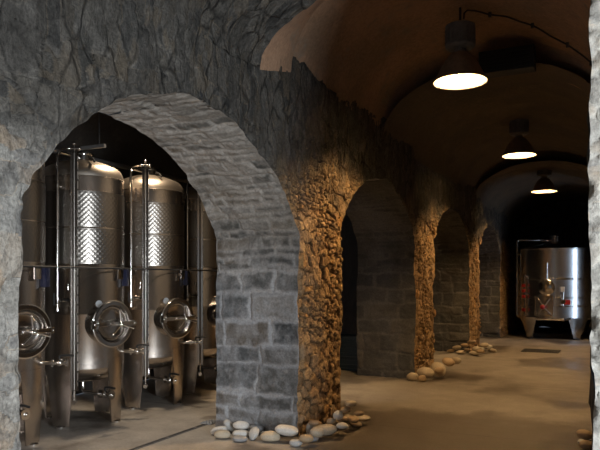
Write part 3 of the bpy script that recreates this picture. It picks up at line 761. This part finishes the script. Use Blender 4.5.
LL = ['nearest hanging bell lamp with brown shade, white glow and a black cable to the right',
      'middle one of the three hanging lamps, showing as a bright oval under the dark vault',
      'farthest of the three hanging lamps, smallest bright oval above the far steel tank']
LX = -1.45
LH = [3.54, 3.55, 3.46]
for i, (yy, zz, lb) in enumerate(zip((6.73, 11.2, 15.3), LH, LL)):
    o = lamp if i == 0 else copy_tree(lamp)
    o.location = (LX, yy, zz); tag(o, lb, 'lamp', 'bell lamps hanging along the hall')
# cable across the vault to the right
x_, h_ = prof(3.45, 4.36, 90)
pts = [(LX + .03, 6.76, 4.19), (LX + .032, 6.765, 4.25), (LX + .06, 6.79, 4.285)]
for xx, hh in zip(x_, h_):
    if LX + .12 < xx < XR - .01: pts.append((xx - .03, 6.78 + .72 * min(1, (xx - LX) / .95) + .02 * math.sin(xx * 9), hh - .05 + .006 * math.sin(xx * 23)))
b = MB(); b.tube(pts, .009, 8); cb = b.build('electric_cable', 'black'); tag(cb, 'thin black cable running from the nearest lamp along the vault to the right wall', 'cable')
for i in range(6, len(pts), 9):
    b = MB(); b.box(pts[i], (.03, .03, .05)); b.build('cable_clip', 'iron', cb)
# vent box at the step of the vault
b = MB(); b.box((-1.16, 7.93, 4.06), (.62, .22, .26), None, .01); vb = b.build('vent_box', 'black')
b = MB()
for i in range(5): b.box((-1.16, 7.815, 3.97 + i * .045), (.54, .012, .02))
b.build('louvre', 'black', vb); tag(vb, 'dark rectangular vent box fixed high on the vault behind the nearest lamp', 'vent')

# ------------------------------------------------------------------ far tank
def far_tank():
    R = 1.06; zb, zt = .58, 2.50
    root = empty('storage_tank', (-1.46, 18.3, 0)); root.scale = (.92, .92, .92)
    b = MB(); b.lathe([(R - .03, zb - .03), (R, zb), (R, zt - .03), (R + .012, zt - .02), (R + .012, zt), (R - .01, zt + .01)], 120); b.build('shell', 'steel_cool', root)
    b = MB(); b.lathe([(R, zt), (R - .05, zt + .03), (.2, zt + .21), (.18, zt + .22)], 96); b.build('lid', 'steel_cool', root)
    b = MB(); b.lathe([(.17, zt + .2), (.17, zt + .36), (.2, zt + .365), (.2, zt + .385)], 40, None, False, True); nk = b.build('neck', 'steel_bright', root)
    b = MB(); b.lathe([(.20, 0), (.225, .012), (.20, .024), (.20, 0)], 36, Matrix.Translation((-.12, -.05, zt + .42)))
    for a in (0, 60, 120): b.cyl(Vector((-.12, -.05, zt + .432)) - polar(a, .2, 0), Vector((-.12, -.05, zt + .432)) + polar(a, .2, 0), .01)
    b.cyl((-.12, -.05, zt + .37), (-.12, -.05, zt + .45), .015); b.build('lid_handwheel', 'iron', nk)
    for z, w in ((1.66, .03), (1.15, .022), (.92, .022)):
        b = MB(); b.lathe([(R, z - w), (R + .018, z - w * .7), (R + .018, z + w * .7), (R, z + w)], 120); b.build('hoop', 'steel_bright', root)
    b = MB(); b.lathe([(R - .02, zb), (.5, zb - .1), (.03, zb - .13)], 72, None, False, True); b.build('bottom', 'steel_cool', root)
    for a in (-129, -51, 39, 141):
        l = MB(); leg_plate(l, a, R + .004, .03, zb + .02, 5.5, 17, .02, .10); lo = l.build('leg', 'steel_cool', root)
        p = polar(a, R - .10, 0); f = MB(); f.cyl((p.x, p.y, 0), (p.x, p.y, .03), .09, 20); f.build('foot_plate', 'iron', lo)
    # vent pipe
    A = -150; b = MB(); q = polar(A, R + .06, 0)
    b.tube([(q.x, q.y, .62), (q.x, q.y, 2.70), (q.x + .01, q.y + .01, 2.74), (q.x + .05, q.y + .03, 2.76), (-.45, -.30, 2.76), (-.17, -.05, 2.76)], .03, 12); vp = b.build('vent_pipe', 'steel_bright', root)
    for z in (.9, 1.66, 2.35):
        c = MB(); c.cyl(polar(A, R - .01, z), polar(A, R + .07, z), .018); c.build('pipe_clip', 'steel_bright', vp)
    # level gauge with red taps
    A = -131; fl = frame_out(A, R + .06, 0); b = MB(); b.box((0, 1.2, 0), (.04, 1.15, .03), fl); lg = b.build('level_gauge', 'steel_bright', root)
    for z in (.80, 1.17, 1.33, 1.48):
        c = MB(); c.box((0, z, .03), (.10, .085, .05), fl, .01); c.build('red_tap', 'red', lg)
    for z in (.68, 1.25, 1.74):
        c = MB(); c.box((0, z, -.035), (.03, .03, .07), fl); c.build('bracket', 'steel_bright', lg)
    # bottom manway door with sloping frame
    A = -100; fm = frame_out(A, R - .03, .0); b = MB()
    for sx in (-1, 1): b.box((sx * .23, .93, .06), (.035, .52, .12), fm, .006)
    for z in (.67, 1.19): b.box((0, z, .06), (.50, .035, .12), fm, .006)
    mw = b.build('manway', 'steel_bright', root)
    b = MB(); b.box((0, .93, .10), (.43, .48, .03), fm, .01); b.build('door', 'steel_cool', mw)
    b = MB()
    for sx in (-1, 1): b.cyl(fm @ Vector((sx * .17, 1.15, .135)), fm @ Vector((0, .90, .15)), .016); b.cyl(fm @ Vector((sx * .17, .70, .135)), fm @ Vector((0, .90, .15)), .016)
    b.build('brace', 'steel_bright', mw)
    b = MB(); b.cyl(fm @ Vector((0, .90, .13)), fm @ Vector((0, .90, .23)), .018); b.sphere(fm @ Vector((0, .90, .24)), .065, 16, (1, 1, 1)); b.build('red_knob', 'red', mw)
    b = MB(); b.lathe([(.21, 0), (.215, .06), (.19, .075), (.0001, .08)], 36, frame_out(-97, R - .01, 1.43)); b.cyl(frame_out(-97, R, 1.43) @ Vector((0, 0, .06)), frame_out(-97, R, 1.43) @ Vector((0, 0, .14)), .03); b.cyl(polar(-97, R + .03, 1.60), polar(-97, R + .03, 2.1), .025); b.build('upper_hatch', 'steel_bright', root)
    # outlet valve on the right
    p = polar(-76, R, 1.05); d = polar(-76, 1, 0); b = MB(); b.cyl(p - d * .02, p + d * .16, .03); b.cyl(p + d * .1 - Vector((0, 0, .12)), p + d * .1 + Vector((0, 0, .30)), .03); b.cyl(p + d * .13, p + d * .16, .06); vo = b.build('outlet_valve', 'steel_bright', root)
    b = MB(); b.box(p + d * .1 + Vector((0, 0, .33)), (.10, .06, .14), None, .01); b.build('handle', 'white', vo)
    p = polar(-70, R + .05, 1.03); b = MB(); b.box(p, (.17, .10, .13), None, .015); b.build('red_box', 'red', root)
    # bottom tray and drain pipe
    b = MB(); b.tube([polar(-112, R - .1, .60), polar(-112, R + .10, .56), polar(-75, R + .10, .56), polar(-60, R - .05, .60)], .03, 10); b.build('drain_pipe', 'steel_bright', root)
    return root
ft = far_tank(); tag(ft, 'large squat steel tank on splayed legs at the far end of the hall', 'storage tank')
b = MB()
for yy in (17.95, 18.3, 18.65): b.box((-1.46, yy, .04), (1.0, .12, .08), None, .006)
for i in range(7): b.box((-1.89 + i * .143, 18.3, .095), (.13, .9, .03), None, .004)
tag(b.build('platform', 'wood'), 'low dark platform under the large squat steel tank at the far end', 'platform')

# ------------------------------------------------------------------ floor drains
sl = empty('floor_drain', (-3.84, 4.95, 0))
b = MB(); b.box((0, 0, .003), (.028, 1.7, .004)); b.build('slot', 'black', sl)
b = MB()
for sx in (-1, 1): b.box((sx * .02, 0, .004), (.008, 1.7, .007))
for q in (-.5, 0.05, .5): b.box((0, q, .005), (.04, .03, .006))
b.build('edge_rail', 'housing', sl)
b = MB()
for i in range(6):
    for j in range(7):
        if (i + j) % 2 == 0: b.box((-.05 + i * .02, .70 + j * .024, .012), (.02, .024, .012))
b.box((0, .77, .006), (.13, .18, .006)); b.build('end_grate', 'white', sl)
tag(sl, 'narrow slot drain in the floor running up to the blue-grey pillar', 'drain')
x0, y0 = floor_at(541, 351)
b = MB(); b.box((0, 0, .004), (.74, .62, .008)); fg = b.build('floor_grate', 'black'); fg.location = (x0, y0, 0)
b = MB()
for i in range(12): b.box((-.33 + i * .06, 0, .010), (.02, .58, .010))
b.build('bars', 'iron', fg); tag(fg, 'dark rectangular grate in the floor before the far steel tank', 'grate')

# ------------------------------------------------------------------ crates behind the nearest pillar
cr = empty('crate', (-4.22, 10.22, 0), 0.0)
b = MB(); W, Dp, Hc = .80, .40, .19
b.box((0, 0, .008), (W - .04, Dp - .04, .016))
for sx in (-1, 1): b.box((sx * (W / 2 - .012), 0, Hc / 2), (.02, Dp, Hc), None, .004)
for sy in (-1, 1): b.box((0, sy * (Dp / 2 - .012), Hc / 2), (W, .02, Hc), None, .004)
b.build('tray', 'teal', cr)
b = MB()
for z in (.035, .095, .165):
    for sy in (-1, 1): b.box((0, sy * (Dp / 2), z), (W, .028, .018), None, .004)
    for sx in (-1, 1): b.box((sx * (W / 2), 0, z), (.028, Dp, .018), None, .004)
b.build('rim_band', 'teal', cr)
CL = ['dark teal ribbed plastic crate at the bottom of the stack behind the nearest full pillar', 'dark teal ribbed plastic crate in the middle of the stack behind the nearest full pillar', 'dark teal ribbed plastic crate on top of the stack behind the nearest full pillar']
for i in range(3):
    o = cr if i == 0 else copy_tree(cr); o.location = (-4.22 + .006 * i, 10.22, i * (Hc + .0005)); tag(o, CL[i], 'crate', 'teal crates stacked behind the pillar')

# ------------------------------------------------------------------ pebbles
def pebble_mesh(seed):
    import bmesh
    bm = bmesh.new(); bmesh.ops.create_icosphere(bm, subdivisions=4, radius=1.0)
    P = np.array([v.co[:] for v in bm.verts]); n = vnoise(P, .9, seed) * .16 + vnoise(P, 2.0, seed + 3) * .045
    P = P * (1 + n)[:, None]; P = np.sign(P) * np.abs(P) ** .93
    P /= np.abs(P).max(0)
    for v, p in zip(bm.verts, P): v.co = p
    me = bpy.data.meshes.new('pebble'); bm.to_mesh(me); bm.free()
    me.polygons.foreach_set('use_smooth', [True] * len(me.polygons)); return me
def peb_mat(name, col):
    return simple(name, col, 0.55, 0, 0.16, 7, 0.004)
PM = {'white': peb_mat('white_pebble', (.62, .61, .57)), 'beige': peb_mat('beige_pebble', (.50, .43, .32)), 'grey': peb_mat('grey_pebble', (.27, .28, .29)),
      'tan': peb_mat('tan_pebble', (.42, .31, .19)), 'pale grey': peb_mat('pale_grey_pebble', (.45, .45, .43)), 'brown': peb_mat('brown_pebble', (.30, .22, .14))}
PMESH = {}
for c in PM:
    PMESH[c] = []
    for k in range(3):
        me = pebble_mesh(abs(hash(k * 31 + len(c) * 7)) % 1000 + k); me.materials.append(PM[c]); PMESH[c].append(me)
class Heap:
    """settles stones one after another on the floor or on the stones already lying there"""
    def __init__(s, x0, x1, y0, y1, g=0.006): s.x0, s.y0, s.g = x0, y0, g; s.H = np.zeros((int((x1 - x0) / g) + 1, int((y1 - y0) / g) + 1))
    def drop(s, me, x, y, size, rot):
        Mx = rot.to_matrix() @ Matrix.Diagonal(size)
        P = np.array([v.co[:] for v in me.vertices]) @ np.array(Mx).T
        GR = s.g
        ix = ((P[:, 0] + x - s.x0) / GR).astype(int); iy = ((P[:, 1] + y - s.y0) / GR).astype(int)
        ok = (ix >= 0) & (iy >= 0) & (ix < s.H.shape[0]) & (iy < s.H.shape[1]); ix, iy, z = ix[ok], iy[ok], P[ok, 2]
        bot = np.full(s.H.shape, 9.0); np.minimum.at(bot, (ix, iy), z); topz = np.full(s.H.shape, -9.0); np.maximum.at(topz, (ix, iy), z)
        k = bot < 8; E = np.pad(s.H, 1); E = np.max([E[a:a + s.H.shape[0], b:b + s.H.shape[1]] for a in range(3) for b in range(3)], 0); zc = float((E[k] - bot[k]).max()); s.H[k] = np.maximum(s.H[k], topz[k] + zc)
        return zc
from mathutils import Euler
def lay(heap, u, v, w, hgt, col, yaw, roll, label, group, var=0, dv=3.0, xy=None):
    """w, hgt: length and thickness in metres; yaw in degrees; roll tips the stone"""
    x, y = floor_at(u, v + dv) if xy is None else xy
    for y0, y1 in zip(edges[2::2], edges[3::2]):                     # keep clear of the pillars
        if y0 - .02 < y < y1 + .1 and XB < x < XH + .55 * w + .03: x = XH + .55 * w + .03
    me = PMESH[col][var % 3]; o = bpy.data.objects.new('pebble', me); C.objects.link(o)
    size = (w / 2, w * .36, hgt / 2); e = Euler((math.radians(roll * .4), math.radians(roll), math.radians(yaw)))
    z = heap.drop(me, x, y, size, e)
    o.location = (x, y, z + .0005); o.rotation_euler = e; o.scale = size
    tag(o, label, 'pebble', group); return o

G1 = 'pebbles round the foot of the nearest pillar'
h1 = Heap(-4.4, -1.6, 4.8, 8.4)
# u, v of the stone's middle, length, thickness, colour, yaw, tip, label end
FRONT = [
    (222, 437, .16, .08, 'beige', 20, 0, 'flat beige pebble lying lowest at the drain end of the row before the blue-grey pillar'),
    (219, 433.5, .17, .085, 'white', 25, -14, 'white pebble leaning over the beige one at the drain end of the row'),
    (229, 431, .15, .085, 'pale grey', 60, 50, 'tipped pale grey pebble beside the white one at the drain end, standing on edge'),
    (240, 440, .15, .05, 'grey', 24, 0, 'thin dark grey pebble under the stacked white pair before the blue-grey pillar'),
    (241, 436, .17, .075, 'white', 26, 0, 'lower white pebble of the stacked pair before the blue-grey pillar'),
    (241, 434, .165, .085, 'white', 20, 4, 'upper white pebble of the stacked pair before the blue-grey pillar'),
    (256, 432, .16, .085, 'grey', 26, 0, 'slate grey pebble lying against the blue-grey pillar face, right of the stacked pair'),
    (254, 438, .15, .075, 'pale grey', 95, -42, 'tilted grey pebble standing on edge in front of the slate grey one'),
    (266, 436, .12, .065, 'grey', 26, 0, 'small grey pebble wedged behind the long beige one before the blue-grey pillar'),
    (270, 440, .19, .095, 'beige', 20, 0, 'long plump beige pebble at the middle of the row before the blue-grey pillar'),
    (287, 440.5, .23, .10, 'white', 14, 6, 'largest off-white pebble just left of the corner of the blue-grey pillar'),
    (296, 445, .12, .065, 'pale grey', 30, 0, 'small pale grey pebble in front of the largest off-white one at the corner'),
    (308, 433, .10, .14, 'white', 40, 12, 'egg-shaped white pebble standing upright at the corner of the nearest pillar')]
SIDE = [
    (311, 440, .18, .09, 'grey', 30, 0, 'grey pebble at the corner in front of the upright egg-shaped one'),
    (306, 446, .15, .085, 'tan', 20, 0, 'rounded tan pebble nearest to the viewer at the pillar corner'),
    (317, 444, .16, .11, 'beige', 70, 20, 'rounded beige pebble next to the tan one at the pillar corner'),
    (326, 438, .25, .13, 'beige', 50, 0, 'biggest beige pebble at the front of the heap by the ochre pillar side'),
    (314, 437, .12, .06, 'brown', 30, 0, 'brown pebble behind the biggest beige one, close to the ochre pillar side'),
    (325, 430, .15, .12, 'tan', 80, 30, 'tan pebble leaning on the ochre pillar side behind the biggest beige one'),
    (332, 429, .16, .10, 'beige', 110, 40, 'slanting beige pebble right of the tan leaner in the heap'),
    (338, 430, .12, .11, 'white', 60, 20, 'round whitish pebble in the middle of the heap by the ochre pillar side'),
    (336, 422, .16, .10, 'tan', 70, 25, 'tan pebble high in the heap against the ochre pillar side'),
    (343, 424, .18, .10, 'brown', 100, 35, 'brown slanting pebble right of the high tan one in the heap'),
    (342, 434, .15, .075, 'white', 70, 15, 'whitish pebble at the outer edge of the heap, right of the biggest beige one'),
    (346, 430, .14, .08, 'tan', 70, 0, 'tan pebble behind the whitish one at the outer edge of the heap'),
    (351, 430, .14, .075, 'beige', 60, 0, 'beige pebble at the outer edge of the heap, toward the far end'),
    (353, 426, .18, .08, 'tan', 120, 0, 'long tan pebble lying across the far half of the heap'),
    (349, 418, .16, .10, 'beige', 70, 15, 'beige pebble at the far corner of the ochre pillar side'),
    (356, 422, .17, .07, 'brown', 140, 0, 'flat brown pebble near the far tip of the heap'),
    (361, 420, .22, .075, 'beige', 15, 0, 'long flat beige pebble at the far tip of the heap'),
    (359, 424.5, .12, .06, 'brown', 40, 0, 'small brown pebble on the outer side of the far tip of the heap')]
for i, (u, v, w, t, c, yw, rl, lb) in enumerate(FRONT + SIDE):
    side = i >= len(FRONT)
    lay(h1, u, v, w * (.92 if side else 1), t * (.85 if side else 1), c, yw, rl * (.6 if side else 1), lb, G1, i, 5.0 if side and v < 436 else 1.5)
G2 = 'pebbles at the foot of the second pillar'
h2 = Heap(-4.0, -1.0, 8.6, 12.6, .012)
for i, (x, y, w, t, c, yw, rl, lb) in enumerate([
    (-2.74, 9.44, .18, .12, 'beige', 20, 0, 'leftmost pebble of the small heap at the second pillar'),
    (-2.58, 9.40, .15, .10, 'tan', 40, 0, 'front pebble of the small heap at the second pillar, second from the left'),
    (-2.58, 9.58, .26, .17, 'beige', 20, 10, 'big beige pebble in the middle of the small heap at the second pillar'),
    (-2.38, 9.62, .17, .12, 'tan', 60, 0, 'tan pebble in front of the slanting one at the second pillar'),
    (-2.60, 10.0, .20, .15, 'brown', 80, 20, 'brown pebble touching the second pillar at the top of its heap'),
    (-2.45, 9.86, .32, .16, 'beige', -50, 28, 'long slanting beige pebble in the heap at the second pillar'),
    (-2.33, 9.98, .24, .12, 'tan', -45, 20, 'tan pebble right of the long slanting one at the second pillar'),
    (-2.24, 10.12, .18, .11, 'beige', -30, 0, 'rightmost pebble of the small heap at the second pillar')]):
    lay(h2, 0, 0, w, t, c, yw, rl, lb, G2, i, 0, (x, y))
G3 = 'pebbles at the foot of the third pillar'
h3 = Heap(-5.0, -.5, 12.0, 17.5, .012)
for i, (u, dy, w, t, c, lb) in enumerate([
    (451, .18, .17, .08, 'tan', 'leftmost pebble of the long row at the third pillar'),
    (457, .16, .20, .09, 'beige', 'second pebble from the left in the long row at the third pillar'),
    (461, .34, .22, .08, 'beige', 'third pebble from the left in the long row, lying forward of its neighbours'),
    (465, .14, .18, .09, 'tan', 'tan pebble fourth from the left in the long row at the third pillar'),
    (467.5, .36, .15, .07, 'brown', 'brown pebble fifth from the left in the long row, in front'),
    (471.5, .14, .18, .09, 'brown', 'brown pebble sixth from the left in the long row, behind'),
    (474, .52, .20, .08, 'beige', 'beige pebble lying foremost below the third pillar'),
    (481, .56, .18, .07, 'tan', 'tan pebble right beside the foremost beige one at the third pillar'),
    (477, .26, .22, .13, 'beige', 'large beige pebble before the middle of the third pillar'),
    (480, -.06, .18, .12, 'white', 'white pebble against the third pillar, behind the large beige one'),
    (484, -.40, .20, .12, 'white', 'white pebble topmost at the right corner of the third pillar'),
    (484, .20, .20, .10, 'beige', 'beige pebble in front of the topmost white one at the third pillar'),
    (488, -.05, .18, .09, 'white', 'white pebble second from the right end at the third pillar'),
    (492, -.22, .19, .09, 'beige', 'rightmost pale pebble at the third pillar, out on the open floor')]):
    y = 13.6 - dy; x = -y * math.tan(TH - math.atan((u - 300) / FPX))
    lay(h3, 0, 0, w, t, c, random.uniform(0, 60), random.uniform(-8, 12), lb, G3, i, 0, (x, y))
G4 = 'pebbles at the right edge of the photo'
h4 = Heap(-1.2, .1, 5.0, 7.0)
for i, (x, y, w, t, c, lb) in enumerate([
    (-.27, 6.62, .18, .11, 'tan', 'tan pebble at the foot of the right wall, behind the two by the photo edge'),
    (-.28, 6.40, .11, .06, 'pale grey', 'small pale grey pebble between the tan and brown ones by the right wall'),
    (-.24, 6.24, .16, .09, 'brown', 'brown pebble nearest the viewer at the foot of the right wall')]):
    lay(h4, 0, 0, w, t, c, 50, 15, lb, G4, i, 0, (x, y))

# ------------------------------------------------------------------ light
def area(name, loc, rot, sx, sy, power, col):
    l = bpy.data.lights.new(name, 'AREA'); l.shape = 'RECTANGLE'; l.size = sx; l.size_y = sy; l.energy = power; l.color = col
    o = bpy.data.objects.new(name, l); o.location = loc; o.rotation_euler = rot; C.objects.link(o); return o
area('daylight_entrance', (2.62, .65, 1.22), (PI / 2, 0, PI / 2), 1.3, 1.9, 400, (.88, .94, 1.0))      # through the open doorway beside the entrance bay
area('daylight_side_door', (XR + .44, 16.8, 1.3), (PI / 2, 0, PI / 2), .20, 2.2, 16, (.62, .78, 1.0))   # through the slit door by the far tank
area('aisle_end_fill', (-5.05, 1.17, 1.15), (PI / 2, 0, 0), .9, 2.1, 38, (1.0, .88, .84))          # added pinkish fill at the near aisle end, lights the tanks' sides
pl = bpy.data.lights.new('aisle_lamp', 'SPOT'); pl.energy = 220; pl.color = (1.0, .78, .55); pl.shadow_soft_size = .12; pl.spot_size = math.radians(92); pl.spot_blend = .5
po = bpy.data.objects.new('aisle_lamp', pl); po.location = (-4.65, 5.80, 3.65); po.rotation_euler = (0, math.radians(-8), 0); C.objects.link(po)

w = bpy.data.worlds.new('world'); bpy.context.scene.world = w; w.use_nodes = True
w.node_tree.nodes['Background'].inputs[0].default_value = (.6, .75, 1, 1); w.node_tree.nodes['Background'].inputs[1].default_value = 0.3

sc = bpy.context.scene
sc.view_settings.view_transform = 'Standard'; sc.view_settings.look = 'None'; sc.view_settings.exposure = 0.0; sc.view_settings.gamma = 1.0
sc.view_settings.use_curve_mapping = False
